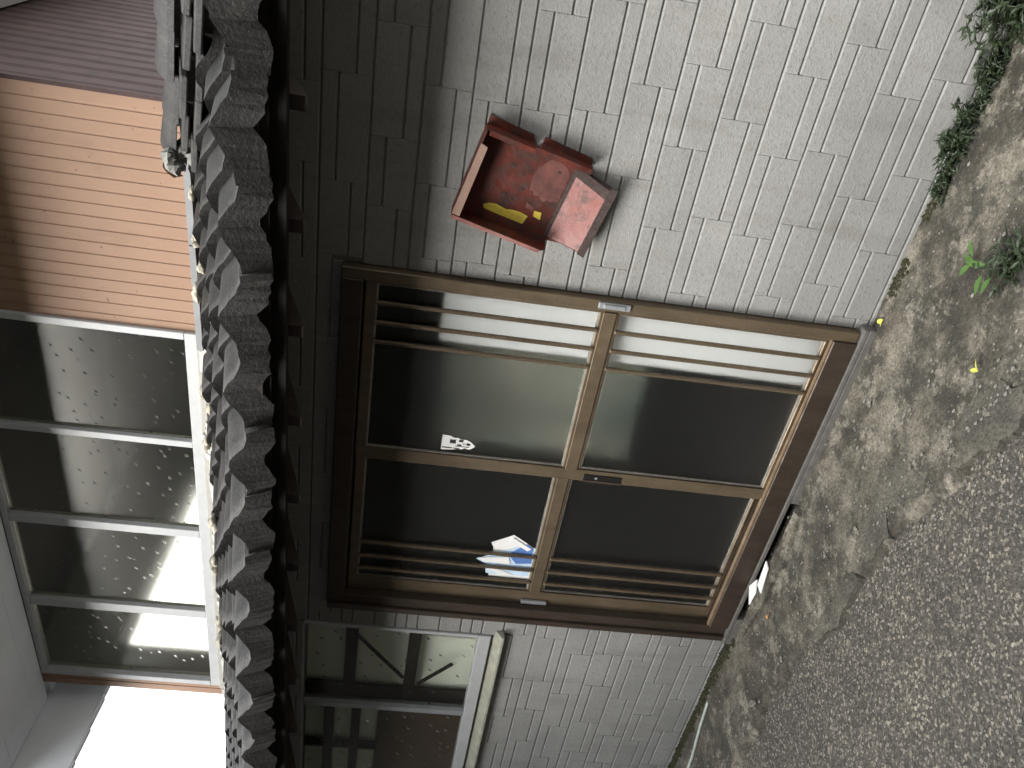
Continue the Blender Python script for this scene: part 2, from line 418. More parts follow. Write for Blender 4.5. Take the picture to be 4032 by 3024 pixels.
for k in range(-1, 15):
    z0 = ZB + k * CO; z1 = z0 + CO
    if k == -1: z0 = z1 - 0.06
    x = -1.62 + rnd.uniform(-0.2, 0.0); flip = k % 2
    while x < 3.02:
        L = rnd.uniform(0.235, 0.345)
        s = z0 + (z1 - z0) * (2 / 3 if flip else 1 / 3)
        if k == -1: clip_tile(x, x + L, z0, z1, (DOOR, WIN))
        else:
            if not (x > DOOR[0] and x + L < DOOR[1] and z1 < DOOR[3]):
                clip_tile(x, x + L, z0, s, (DOOR, WIN)); clip_tile(x, x + L, s, z1, (DOOR, WIN))
        x += L; flip ^= 1
print('wall tiles', ntile)

# dim rooms behind the door and the ground-floor window
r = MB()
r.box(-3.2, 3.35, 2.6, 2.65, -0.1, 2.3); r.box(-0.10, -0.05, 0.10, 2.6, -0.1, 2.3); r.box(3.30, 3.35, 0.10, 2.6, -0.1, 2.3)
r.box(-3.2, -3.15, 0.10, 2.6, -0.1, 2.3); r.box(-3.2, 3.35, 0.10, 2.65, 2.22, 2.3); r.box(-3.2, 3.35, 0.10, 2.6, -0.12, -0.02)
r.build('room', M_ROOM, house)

# door frame
f = MB()
f.box(1.655, 1.697, -0.035, 0.10, 0.0, 1.915)            # right jamb
f.build('door_jamb', M_BRZ, house, 0.003)
f = MB(); f.box(-0.042, 0.045, -0.03, 0.10, 0.0, 1.915); fj = f.build('door_jamb', M_BRZD, house, 0.003)
f = MB(); f.box(-0.042, -0.012, -0.044, -0.0302, 0.0, 1.915); f.build('jamb_lip', M_BRZD, fj, 0.002)
f = MB(); f.box(0.0455, 1.6545, -0.038, 0.10, 1.838, 1.915); dh = f.build('door_head', M_BRZD, house, 0.003)
f = MB(); f.box(0.0455, 1.6545, -0.042, 0.10, -0.004, 0.090); ds = f.build('door_sill', M_BRZD, house, 0.003)
f = MB(); f.box(0.0455, 1.6545, -0.030, -0.014, 0.0905, 0.0965); f.box(0.0455, 1.6545, 0.018, 0.026, 0.0905, 0.0965); f.build('track', M_TRK, ds)

def leaf(xl, xr, yo, swl, swr, midz, bars, label):
    # stiles and rails of one sliding leaf; the front face lies at yo
    zb, zt = 0.100, 1.830
    d = MB()
    def stepbar(x_a, x_b, z_a, z_b):    # flat bar with a raised middle band
        d.box(x_a, x_b, yo, yo + 0.030, z_a, z_b)
    stepbar(xl, xl + swl, zb, zt); stepbar(xr - swr, xr, zb, zt)
    a, b = xl + swl, xr - swr
    stepbar(a, b, zt - 0.040, zt); stepbar(a, b, zb, zb + 0.012)
    stepbar(a, b, midz - 0.037, midz + 0.037)
    door = d.build('sliding_door', M_BRZ, house, 0.0025)
    d = MB(); d.box(a - 0.004, b + 0.004, yo - 0.006, yo - 0.0003, midz - 0.024, midz + 0.026); d.build('rail_cap', M_BRZ, door, 0.002)
    d = MB()                                   # pale beads round the two panes
    for za, zc in ((zb + 0.012, midz - 0.037), (midz + 0.037, zt - 0.040)):
        t = 0.0055
        d.box(a, b, yo + 0.006, yo + 0.014, za, za + t); d.box(a, b, yo + 0.006, yo + 0.014, zc - t, zc)
        d.box(a, a + t, yo + 0.006, yo + 0.014, za + t, zc - t); d.box(b - t, b, yo + 0.006, yo + 0.014, za + t, zc - t)
    d.build('glazing_bead', M_BEAD, door)
    for za, zc in ((zb + 0.012, midz - 0.037), (midz + 0.037, zt - 0.040)):
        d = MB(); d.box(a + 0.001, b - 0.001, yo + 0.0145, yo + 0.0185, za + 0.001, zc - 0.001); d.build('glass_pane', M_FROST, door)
        for bx in bars:
            d = MB(); d.box(bx - 0.0075, bx + 0.0075, yo - 0.009, yo + 0.006, za - 0.005, zc + 0.005); d.build('bar', M_BRZ, door, 0.003)
    return door
doorR = leaf(0.848, 1.654, -0.022, 0.061, 0.012, 0.943, (1.568, 1.487, 1.406), '')
doorL = leaf(0.046, 0.884, 0.012, 0.082, 0.060, 0.958, (0.349, 0.265, 0.187), '')
d = MB(); d.box(0.849, 0.8595, -0.0275, -0.0225, 0.72, 0.885); lk = d.build('lock_edge', M_BRZD, doorR)
d = MB(); d.box(0.861, 0.887, -0.0272, -0.0224, 0.722, 0.886); d.build('lock', M_LOCK, doorR, 0.002)
d = MB()
for i in range(12):
    a = i * PI / 6; b = (i + 1) * PI / 6
    d.quad((0.874, -0.030, 0.83), (0.874 + 0.006 * math.cos(b), -0.0285, 0.83 + 0.006 * math.sin(b)), (0.874 + 0.006 * math.cos(a), -0.0285, 0.83 + 0.006 * math.sin(a)))
d.build('keyhole', M_ALUD, doorR)
d = MB(); d.box(1.668, 1.692, -0.047, -0.0355, 0.880, 0.998); d.box(1.672, 1.688, -0.052, -0.0472, 0.90, 0.98); d.build('door_catch', M_ALUD, house, 0.002)
d = MB(); d.box(0.050, 0.072, -0.001, 0.0115, 0.892, 1.015); d.build('door_catch', M_ALUD, house, 0.002)
# torn sticker on the right leaf, print of broken blocks
d = MB(); ys = -0.0080
pts = [(0.925, 1.489), (0.972, 1.489), (1.000, 1.487), (0.998, 1.452), (0.990, 1.444), (0.992, 1.425), (0.984, 1.410), (0.986, 1.392), (0.977, 1.372), (0.966, 1.360), (0.958, 1.352), (0.945, 1.362), (0.936, 1.376), (0.943, 1.392), (0.932, 1.407), (0.941, 1.418), (0.930, 1.436), (0.927, 1.462)]
d.quad(*[(x, ys, z) for x, z in reversed(pts)])
stk = d.build('sticker', M_STICK, doorR)
d = MB(); y2 = ys - 0.0008
for xa, xb, za, zb in ((0.962, 0.981, 1.432, 1.456), (0.936, 0.941, 1.445, 1.485), (0.936, 0.940, 1.415, 1.440), (0.972, 0.983, 1.402, 1.420), (0.948, 0.9515, 1.376, 1.432), (0.958, 0.969, 1.372, 1.388), (0.953, 0.960, 1.408, 1.424), (0.962, 0.966, 1.392, 1.402)):
    d.quad((xa, y2, za), (xb, y2, za), (xb, y2, zb), (xa, y2, zb))
d.build('sticker_print', M_INK, stk)
# white board, and added cloth imitating green and tan reflections, behind frosted panes
d = MB(); d.box(1.405, 1.70, 0.046, 0.052, 0.02, 1.55); d.build('white_board', M_WBRD, house)
d = MB()
n = 24
for i in range(n):
    xa, xb = 0.80 + 0.48 * i / n, 0.80 + 0.48 * (i + 1) / n
    ya, y_b = 0.24 + 0.004 * math.sin(i * 1.3), 0.24 + 0.004 * math.sin((i + 1) * 1.3)
    d.quad((xa, ya, 0.66), (xb, y_b, 0.66), (xb, y_b, 1.52), (xa, ya, 1.52))
d.build('reflection_cloth', M_GRCL, house)

# ground-floor window at the left
f = MB(); wx0, wx1 = -1.75, -0.19
f.box(wx0, wx1, -0.012, 0.06, 1.120, 1.180); f.box(wx1 - 0.022, wx1, -0.010, 0.06, 1.181, 2.02); f.box(wx0, wx0 + 0.03, -0.010, 0.06, 1.181, 2.02)
win = f.build('window', M_ALU, house, 0.003)
f = MB(); f.box(-0.855, -0.820, 0.000, 0.05, 1.181, 2.02); f.build('window_stile', M_ALUD, win, 0.003)
f = MB(); f.hexa([(wx0, -0.045, 1.060), (wx1 + 0.035, -0.045, 1.060), (wx1 + 0.035, 0.02, 1.060), (wx0, 0.02, 1.060), (wx0, -0.045, 1.074), (wx1 + 0.035, -0.045, 1.074), (wx1 + 0.035, 0.02, 1.115), (wx0, 0.02, 1.115)])
f.build('window_sill', mat_simple('cream_sill', (0.30, 0.30, 0.24), 0.6, 0, 0.2, 20), win, 0.002)
for xa, xb in ((wx0 + 0.031, -0.856), (-0.819, wx1 - 0.023)):
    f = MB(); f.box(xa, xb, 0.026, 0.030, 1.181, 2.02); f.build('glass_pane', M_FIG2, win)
# added pale board and dark lattice making the pattern in the panes
f = MB(); f.box(-1.9, -0.12, 0.104, 0.108, 0.9, 2.2); f.build('pale_backing', M_PALE, house)
f = MB(); yl = 0.046
def lat(xa, xb, za, zb, dy=0): f.box(xa, xb, yl + dy, yl + 0.02 + dy, za, zb)
lat(-0.80, -0.10, 1.765, 1.825); lat(-0.80, -0.10, 1.455, 1.515); lat(-0.86, -0.745, 1.05, 2.1, 0.0205)
lat(-1.9, -0.86, 1.86, 1.915); lat(-1.9, -0.86, 1.72, 1.77); lat(-1.32, -1.26, 1.62, 2.1, 0.0205)
f.build('lattice', M_DARKW, house)
f = MB(); f.box(-1.9, -0.87, 0.086, 0.1035, 1.0, 1.63); f.box(-0.33, -0.1, 0.086, 0.1035, 1.15, 1.45)
f.build('lattice_panel', mat_simple('brown_board', (0.095, 0.062, 0.043), 0.7, 0, 0.2, 9), house)
f = MB()
for (xa, za), (xb, zb) in (((-0.30, 1.78), (-0.62, 1.52)), ((-0.66, 1.44), (-0.48, 1.28))):
    dx, dz = xb - xa, zb - za; L = math.hypot(dx, dz); nx_, nz_ = -dz / L * 0.009, dx / L * 0.009
    f.hexa([(xa - nx_, 0.035, za - nz_), (xb - nx_, 0.035, zb - nz_), (xb - nx_, 0.043, zb - nz_), (xa - nx_, 0.043, za - nz_), (xa + nx_, 0.035, za + nz_), (xb + nx_, 0.035, zb + nz_), (xb + nx_, 0.043, zb + nz_), (xa + nx_, 0.043, za + nz_)])
f.build('brace', M_DARKW, house)

# ------------------------------------------------------------------ lower roof
SL = 0.385; YE = -0.62
def roof_z(y): return 2.097 + SL * (y - YE)
def hip_x(y): return 2.36 - y if y < 0.45 else 1.91
d = MB()
zd = lambda y: roof_z(y) - 0.035
d.v = [(-3.6, -0.57, zd(-0.57)), (hip_x(-0.57), -0.57, zd(-0.57)), (1.91, 0.91, zd(0.91)), (-3.6, 0.91, zd(0.91)),
       (-3.6, -0.57, zd(-0.57) - 0.02), (hip_x(-0.57), -0.57, zd(-0.57) - 0.02), (1.91, 0.91, zd(0.91) - 0.02), (-3.6, 0.91, zd(0.91) - 0.02),
       (hip_x(-0.57), 3.0, zd(-0.57)), (1.91, 3.0, zd(0.91))]
d.f = [(0, 1, 2, 3), (7, 6, 5, 4), (0, 4, 5, 1), (3, 2, 6, 7), (0, 3, 7, 4), (1, 8, 9, 2)]
deck = d.build('lower_roof', M_DARKW, house)
TW, EXP = 0.262, 0.2186
def prof(u):
    th = 2 * PI * u
    return 0.056 * (0.5 + 0.5 * math.cos(th)) ** 1.7 - 0.022
def tile_mesh(eave, seed):
    rr = random.Random(seed); nu, nv = 14, 4
    L, Wd, th = 0.30, TW + 0.012, 0.032
    me = MB()
    jit = [rr.uniform(-0.0035, 0.0035) for _ in range(nu + 1)]
    for lay in (0, 1):
        for j in range(nv + 1):
            for i in range(nu + 1):
                u = -0.5 + i / nu
                x = u * Wd; y = L * j / nv
                z = prof(u) + 0.028 - 0.036 * (y / L) - (th if lay else 0) + jit[i] * (1 - j / nv)
                if eave and j == 0:
                    if lay: z = -0.068 + 0.034 * (0.5 + 0.5 * math.cos(2 * PI * u)) ** 5 + jit[i] * 2
                if lay and j == 0: y += 0.048 if eave else 0.020
                me.v.append((x, y * 0.93, z + (SL * y * 0.93 if j or not lay else 0)))
    nn = (nu + 1) * (nv + 1)
    for lay in (0, 1):
        for j in range(nv):
            for i in range(nu):
                a = lay * nn + j * (nu + 1) + i
                q = (a, a + 1, a + nu + 2, a + nu + 1)
                if lay and eave and j == 0: pass
                me.f.append(q if not lay else q[::-1])
    def side(ids):
        for a, b in zip(ids, ids[1:]): me.f.append((a, a + nn, b + nn, b))
    side([i for i in range(nu + 1)][::-1]); side([nv * (nu + 1) + i for i in range(nu + 1)])
    side([j * (nu + 1) for j in range(nv + 1)]); side([j * (nu + 1) + nu for j in range(nv + 1)][::-1])
    mesh = bpy.data.meshes.new('roof_tile'); mesh.from_pydata(me.v, [], me.f); mesh.materials.append(M_TILE)
    bm = bmesh.new(); bm.from_mesh(mesh); bmesh.ops.recalc_face_normals(bm, faces=bm.faces); bm.to_mesh(mesh); bm.free()
    for p in mesh.polygons: p.use_smooth = abs(p.normal.y) < 0.75
    return mesh
EM = [tile_mesh(True, s) for s in range(8)]; RM = [tile_mesh(False, 10 + s) for s in range(8)]
c0 = 2.30 - 0.0 * TW                      # a crest lies at x = 2.30
nt_ = 0
for row in range(7):
    y = YE + row * EXP
    for k in range(-23, 5):
        x = c0 + k * TW
        if x + TW * 0.25 > hip_x(y) - 0.05: continue
        if row > 5 and x > -2.25: continue
        o = link('roof_tile', (EM if row == 0 else RM)[rnd.randrange(8)], deck)
        o.location = Vector((x, y + rnd.uniform(-0.014, 0.012), roof_z(y) + rnd.uniform(-0.005, 0.006)))
        o.rotation_euler = (rnd.uniform(-0.022, 0.022), rnd.uniform(-0.035, 0.035), rnd.uniform(-0.045, 0.045)); nt_ += 1
print('roof tiles', nt_)
# mortar lumps along the joints and under the upper wall
def lump(me, x, y, z, r, seed, flat=0.6):
    rr = random.Random(seed); b = len(me.v); nu, nv = 8, 5
    for j in range(nv + 1):
        for i in range(nu):
            a = 2 * PI * i / nu; p = PI * j / nv
            q = r * (1 + rr.uniform(-0.45, 0.45))
            me.v.append((x + q * math.sin(p) * math.cos(a) * 1.3, y + q * math.sin(p) * math.sin(a), z + q * math.cos(p) * flat))
    for j in range(nv):
        for i in range(nu):
            me.f.append((b + j * nu + i, b + (j + 1) * nu + i, b + (j + 1) * nu + (i + 1) % nu, b + j * nu + (i + 1) % nu))
lm = MB()
for i, (x, y, dz, r_) in enumerate([(1.62, 0.62, 0.05, 0.020), (1.42, 0.60, 0.045, 0.028), (1.36, 0.46, 0.04, 0.022), (1.14, 0.66, 0.05, 0.036), (0.62, 0.62, 0.05, 0.034), (0.68, 0.42, 0.04, 0.026), (0.33, 0.60, 0.05, 0.036), (0.42, 0.48, 0.03, 0.024),
                                    (1.22, 0.28, 0.03, 0.016), (0.9, 0.02, 0.03, 0.02), (0.15, -0.1, 0.03, 0.022), (-0.1, 0.5, 0.05, 0.04), (-0.45, 0.55, 0.05, 0.045), (-0.8, 0.45, 0.05, 0.04), (-1.1, 0.55, 0.05, 0.045), (0.6, -0.3, 0.03, 0.018), (-0.4, -0.25, 0.03, 0.022), (-0.9, -0.3, 0.03, 0.024)]):
    lump(lm, x, y, roof_z(y) + dz, r_, i)
    lump(lm, x + r_ * 1.3, y - r_, roof_z(y) + dz - 0.01, r_ * 0.6, i + 50)
kind(lm.build('mortar', M_MORT, deck, smooth=True), 'stuff')
lm = MB()                                 # white plaster bed between the top tiles and the window
for i in range(70):
    x = 0.72 - i * 0.0405
    h = 0.055 + 0.03 * noise.noise(Vector((x * 4, 1, 0))) + 0.02 * noise.noise(Vector((x * 17, 1, 0)))
    lm.hexa([(x - 0.0205, 0.80 + 0.03 * noise.noise(Vector((x * 8, 3, 0))), roof_z(0.8) - 0.02), (x + 0.0205, 0.80 + 0.03 * noise.noise(Vector((x * 8 + .3, 3, 0))), roof_z(0.8) - 0.02), (x + 0.0205, 0.905, roof_z(0.8) - 0.02), (x - 0.0205, 0.905, roof_z(0.8) - 0.02),
             (x - 0.0205, 0.86, roof_z(0.9) + h - 0.035), (x + 0.0205, 0.86, roof_z(0.9) + h - 0.035), (x + 0.0205, 0.905, roof_z(0.9) + h - 0.015), (x - 0.0205, 0.905, roof_z(0.9) + h - 0.015)])
lm.build('plaster_bed', M_PLAST, deck)
d = MB()                                   # bent flashing strip at the foot of the orange wall
for (xa, xb, dz) in ((1.30, 1.97, 0.0), (0.74, 1.296, -0.004)):
    d.hexa([(xa, 0.800, 2.680 + dz), (xb, 0.800, 2.686 + dz), (xb, 0.905, 2.686 + dz), (xa, 0.905, 2.680 + dz), (xa, 0.800, 2.712 + dz), (xb, 0.800, 2.716 + dz), (xb, 0.905, 2.742 + dz), (xa, 0.905, 2.735 + dz)])
d.build('flashing', M_FLASH, house, 0.002)
# hip ridge: stacked flat tiles with half-round caps, climbing to the corner of the upper storey
hd = Vector((1, -1, -SL)).normalized(); hp0 = Vector((1.86, 0.47, roof_z(0.47)))
side_v = Vector((1, 1, 0)).normalized(); up_v = hd.cross(side_v); up_v = up_v if up_v.z > 0 else -up_v
ridge_body = MB()
def along(s, a, h): return hp0 + hd * s + side_v * a + up_v * h
for s in range(1):
    ridge_body.hexa([along(0.02, -0.05, -0.03), along(1.7, -0.05, -0.03), along(1.7, 0.05, -0.03), along(0.02, 0.05, -0.03), along(0.02, -0.04, 0.08), along(1.7, -0.04, 0.08), along(1.7, 0.04, 0.08), along(0.02, 0.04, 0.08)])
ridge = ridge_body.build('hip_ridge', M_DARKW, house)
for lay, (wd, h0) in enumerate(((0.118, 0.030), (0.098, 0.066))):
    for i in range(6):
        L = 0.275; s0 = 0.02 + i * L + (0.13 if lay == 1 else 0)
        j = lambda: rnd.uniform(-0.012, 0.012)
        t = MB(); w_ = wd + j(); q = h0 + j() * 0.6; tl = rnd.uniform(-0.006, 0.006)
        for sg in (-1, 1):
            a0, a1 = (0.004 * sg, w_ * sg)
            P = [along(s0, min(a0, a1), q - (0.022 if sg < 0 else 0)), along(s0 + L - 0.006, min(a0, a1), q + tl - (0.022 if sg < 0 else 0)), along(s0 + L - 0.006, max(a0, a1), q + tl - (0.022 if sg > 0 else 0)), along(s0, max(a0, a1), q - (0.022 if sg > 0 else 0))]
            t.hexa(P + [p + up_v * 0.022 for p in P])
        t.build('flat_ridge_tile', M_TILE, ridge, 0.004)
for i in range(6):
    t = MB(); n = 10; L = 0.285; s0 = 0.03 + i * 0.27; dh = rnd.uniform(-0.009, 0.009); jr = rnd.uniform(-0.004, 0.004)
    for e in (0, 1):
        for k in range(n + 1):
            a = PI * k / n; R_ = (0.074 if e == 0 else 0.055) + jr
            for rr_ in (R_, R_ - 0.016):
                t.v.append(along(s0 + e * L, rr_ * math.cos(a), 0.088 + dh + 0.9 * rr_ * math.sin(a)))
    for k in range(n):
        a, b = 2 * k, 2 * k + 2; o_ = 2 * (n + 1)
        t.f += [(a, b, b + o_, a + o_), (a + 1, a + 1 + o_, b + 1 + o_, b + 1), (a, a + 1, b + 1, b), (a + o_, b + o_, b + 1 + o_, a + 1 + o_)]
    t.v = [tuple(v) for v in t.v]
    t.build('ridge_cap_tile', M_TILE, ridge)
lm = MB()
for i in range(16):
    p = along(-0.01 + rnd.uniform(0, 0.08), rnd.uniform(-0.09, 0.0), rnd.uniform(0.02, 0.13)); lump(lm, p.x, p.y, p.z, rnd.uniform(0.018, 0.030), 200 + i, 0.9)
kind(lm.build('ridge_plaster', mat_simple('old_grey_plaster', (0.17, 0.17, 0.155), 0.9, 0, 0.3, 40, 0.5), ridge), 'stuff')
d = MB()                                   # curled rusty offcut left at the ridge end
for i in range(6):
    a0, a1 = i / 6, (i + 1) / 6
    P = lambda a, w_: (1.84 - 0.075 * a, 0.42 - 0.03 * w_, 2.585 + 0.03 * math.sin(a * 3.0) + 0.045 * w_ * (1 - 0.5 * a))
    d.quad(P(a0, 0), P(a1, 0), P(a1, 1), P(a0, 1)); d.quad(*[(x, y + 0.004, z) for x, y, z in (P(a0, 1), P(a1, 1), P(a1, 0), P(a0, 0))])
d.build('rusty_offcut', mat_simple('brown_rust', (0.20, 0.085, 0.05), 0.8, 0, 0.35, 30, 0.4), house)

# rafters, fascia and the boards of the eave
for k in range(-10, 6):
    x = 0.665 + 0.3365 * k
    t = MB(); hw = 0.021
    top = lambda y: roof_z(y) - 0.085
    t.hexa([(x - hw, -0.475, top(-0.475) - 0.108), (x + hw, -0.475, top(-0.475) - 0.108), (x + hw, 0.0, top(0) - 0.108), (x - hw, 0.0, top(0) - 0.108),
            (x - hw, -0.475, top(-0.475)), (x + hw, -0.475, top(-0.475)), (x + hw, 0.0, top(0)), (x - hw, 0.0, top(0))])
    t.build('rafter', M_RAFT, house, 0.002)
f = MB(); f.box(-3.6, hip_x(-0.57), -0.525, -0.500, 2.000, 2.085); f.build('fascia_board', mat_simple('black_fascia_wood', (0.02, 0.018, 0.017), 0.9, 0, 0.3, 14, spec=0.1), house, 0.003)
f = MB()
f.hexa([(-3.6, -0.547, roof_z(-0.547) - 0.084), (3.4, -0.547, roof_z(-0.547) - 0.084), (3.4, 0.098, roof_z(0.098) - 0.084), (-3.6, 0.098, roof_z(0.098) - 0.084),
        (-3.6, -0.547, roof_z(-0.547) - 0.060), (3.4, -0.547, roof_z(-0.547) - 0.060), (3.4, 0.098, roof_z(0.098) - 0.060), (-3.6, 0.098, roof_z(0.098) - 0.060)])
f.build('eave_boarding', M_DARKW, house)

# ------------------------------------------------------------------ upper storey
UY = 0.91; UW = (-2.02, 0.775, 2.685, 3.90)      # window hole
UZ0, UZ1 = 2.60, 3.95
PX = 0.0632
def corr_panel(pts_fn, n, z0, z1, name, mat, parent, depth=0.0035, gw=0.015, pitch=PX):
    # vertical ribs: flat faces with a recessed V groove between them; pts_fn(t, d) -> (x, y)
    t = MB(); s = []
    for i in range(n):
        s += [(i * pitch, depth), (i * pitch + gw * 0.5, depth), (i * pitch + gw, 0.0), ((i + 1) * pitch - 0.0005, 0.0)]
    s.append((n * pitch - 0.0004, depth))
    for a, dd in s:
        x, y = pts_fn(a, dd); t.v += [(x, y, z0), (x, y, z1)]
    for i in range(len(s) - 1):
        t.f.append((2 * i, 2 * i + 2, 2 * i + 3, 2 * i + 1))
    return t.build(name, mat, parent)
w = MB()
yo, yi = UY + 0.012, UY + 0.08
w.box(UW[1], 1.893, yo, yi, UZ0, 4.3); w.box(-2.14, UW[0], yo, yi, UZ0, 4.3); w.box(UW[0], UW[1], yo, yi, UZ0, UW[2]); w.box(UW[0], UW[1], yo, yi, UW[3], 4.3)
w.box(1.82, 1.893, yi, 4.2, UZ0, 4.3)
# left side wall with an opening onto the sky
w.box(-2.14, -2.07, yi, 1.22, UZ0, 4.3); w.box(-2.14, -2.07, 3.0, 4.2, UZ0, 4.3); w.box(-2.14, -2.07, 1.22, 3.0, UZ0, 2.75); w.box(-2.14, -2.07, 1.22, 3.0, 3.56, 4.3)
w.box(-2.14, 1.893, 4.2, 4.27, UZ0, 4.3); w.box(-2.06, 1.81, yi, 4.2, 2.60, 2.64); w.box(-2.06, 1.81, yi, 4.2, 4.18, 4.24)
upper = w.build('upper_wall', mat_simple('pale_upper_room', (0.20, 0.205, 0.205), 0.85, 0, 0.08, 3), house)
x = 1.893
for n in (6, 6, 6):
    xr = x; corr_panel(lambda a, dd: (xr - n * PX + a, UY + dd), n, 2.70, 3.94, 'siding_panel', M_OR, upper)
    x -= n * PX
corr_panel(lambda a, dd: (-2.145 + a, UY + dd), 2, 2.70, 3.94, 'siding_panel', M_OR, upper)
# the fillet panel between siding and window hole is the narrow two-rib sheet above
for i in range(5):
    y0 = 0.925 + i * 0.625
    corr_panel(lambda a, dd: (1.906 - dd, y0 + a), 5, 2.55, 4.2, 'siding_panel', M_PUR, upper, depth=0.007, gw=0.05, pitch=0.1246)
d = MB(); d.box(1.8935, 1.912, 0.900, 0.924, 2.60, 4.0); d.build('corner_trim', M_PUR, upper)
f = MB()
f.box(-2.02, 0.775, UY - 0.020, UY + 0.05, 2.735, 2.795); f.box(0.735, 0.775, UY - 0.020, UY + 0.05, 2.796, 3.90); f.box(-2.02, -1.975, UY - 0.020, UY + 0.05, 2.796, 3.90)
f.box(-1.974, 0.734, UY - 0.020, UY + 0.05, 3.865, 3.90)
uw = f.build('upper_window', M_ALU, house, 0.003)
f = MB(); f.box(-2.03, 0.785, UY - 0.035, UY + 0.05, 2.700, 2.7335); f.build('window_sill', mat_simple('grey_cream_sill', (0.32, 0.31, 0.275), 0.6, 0, 0.15, 20), uw, 0.003)
mul = [(0.063, 0.042, -0.012), (-0.606, 0.060, -0.016), (-1.315, 0.070, -0.012)]
for xm, wd, yy in mul:
    f = MB(); f.box(xm - wd / 2, xm + wd / 2, UY + yy, UY + 0.045, 2.7965, 3.8645); f.build('mullion', M_ALU, uw, 0.003)
edges = [0.734] + [v for xm, wd, _ in mul for v in (xm + wd / 2, xm - wd / 2)] + [-1.974]
for i in range(0, 8, 2):
    f = MB(); f.box(edges[i + 1] + 0.001, edges[i] - 0.001, UY + 0.018, UY + 0.022, 2.797, 3.864); f.build('glass_pane', M_FIG, uw)
# eave of the upper roof
f = MB()
for k in range(4):                        # boards of the soffit, running along the front
    ya = UY - 0.02 - 0.16 * k
    f = MB(); f.box(-2.30, 2.6, ya - 0.1597, ya, 3.905 + 0.002 * (k % 2), 3.93); f.build('soffit_board', M_SOFF, house)
f = MB(); f.box(1.915, 2.6, UY - 0.018, 5.0, 4.02, 4.06); f.build('side_soffit', M_SOFF, house)
f = MB(); f.box(-2.36, -2.305, 0.25, 4.4, 3.56, 3.96); f.box(-2.3045, -2.142, 0.95, 4.4, 3.905, 3.96); ev = f.build('verge_board', M_SOFF, house, 0.004)
for k in range(17):
    f = MB(); n = 8; yc = 0.37 + k * 0.235
    for e in (0, 1):
        for q in range(n):
            a = 2 * PI * q / n; f.v.append((-2.33 + 0.028 * math.cos(a), yc + 0.19 * (e - 0.5), 3.572 + 0.022 * math.sin(a) - 0.006 * e))
    for q in range(n): f.f.append((q, (q + 1) % n, n + (q + 1) % n, n + q))
    f.f += [tuple(range(n))[::-1], tuple(range(n, 2 * n))]
    f.build('verge_tile', M_SOFF, ev)
f = MB(); f.hexa([(-2.4, 0.25, 3.962), (2.7, 0.25, 3.962), (2.7, 4.5, 4.30), (-2.4, 4.5, 4.30), (-2.4, 0.25, 4.05), (2.7, 0.25, 4.05), (2.7, 2.4, 5.0), (-2.4, 2.4, 5.0)]); f.build('upper_roof', M_TILE, house)

# ------------------------------------------------------------------ things on the front
# rusty red sheet-metal box hanging crooked on the wall
bx = thing('metal_box', 'open rusty red metal box hanging crooked on the grey wall right of the door', 'metal box', (2.02, 0.0, 1.29))
A_ = Vector((0.966, 0, -0.259)); B_ = Vector((0.259, 0, 0.966)); O_ = Vector((2.246, 0, 1.482))   # O: top right corner on the wall
def P(a, b, dpt): return O_ + A_ * a + B_ * b + Vector((0, -dpt, 0))
def plate(c, th_dir, th): return [Vector(v) for v in c], [Vector(v) + th_dir * th for v in c]
def slab(name, pts, tvec, mat, parent=bx, bevel=0.0):
    t = MB(); n = len(pts); t.v = [tuple(p) for p in pts] + [tuple(p + tvec) for p in pts]
    t.f = [tuple(range(n))[::-1], tuple(range(n, 2 * n))] + [(i, (i + 1) % n, n + (i + 1) % n, n + i) for i in range(n)]
    me = bpy.data.meshes.new(name); me.from_pydata(t.v, [], t.f)
    bm = bmesh.new(); bm.from_mesh(me); bmesh.ops.recalc_face_normals(bm, faces=bm.faces); bm.to_mesh(me); bm.free()
    me.materials.append(mat); return link(name, me, parent)
DD = 0.098
Wt, Wb = 0.30, 0.238
out = Vector((0, -1, 0))
slab('back_plate', [P(-Wt, 0, 0.006), P(0, 0, 0.006), P(-0.004, -0.335, 0.006), P(-0.035, -0.455, 0.006), P(-0.262, -0.455, 0.006), P(-0.285, -0.335, 0.006)], out * 0.003, M_RED)
lw = slab('side_wing', [P(-Wt, 0, 0.004), P(-Wt, 0, DD), P(-Wt, -0.31, DD), P(-Wt + 0.006, -0.335, DD * 0.8), P(-Wt + 0.012, -0.338, 0.004)], A_ * 0.003, M_RED)
slab('wing_rim', [P(-Wt - 0.004, 0.002, DD), P(-Wt - 0.004, -0.315, DD), P(-Wt + 0.008, -0.315, DD), P(-Wt + 0.008, 0.002, DD)], out * 0.004, M_PINK, lw)
tw = slab('top_wing', [P(-Wt, 0.0, 0.004), P(0, 0.0, 0.004), P(0, 0.0, DD), P(-Wt, 0.0, DD)], B_ * 0.003, M_RED)
slab('wing_rim', [P(-Wt + 0.012, 0.004, DD), P(-0.040, 0.004, DD), P(-0.045, -0.020, DD + 0.002), P(-Wt + 0.012, -0.022, DD + 0.002)], out * 0.003, M_TAN, tw)
rw = slab('side_wing', [P(0, 0, 0.004), P(0, 0, DD - 0.01), P(0.002, -0.165, DD - 0.02), P(0.002, -0.172, 0.004)], A_ * 0.003, M_RED)
slab('wing_rim', [P(0.005, 0.0, 0.004), P(0.030, 0.002, 0.004), P(0.028, -0.150, 0.004), P(0.005, -0.168, 0.004)], out * 0.004, M_RED, rw)
slab('wing_rim', [P(-0.012, -0.01, DD - 0.012), P(0.004, -0.01, DD - 0.012), P(0.004, -0.165, DD - 0.022), P(-0.010, -0.165, DD - 0.022)], out * 0.003, M_RED, rw)
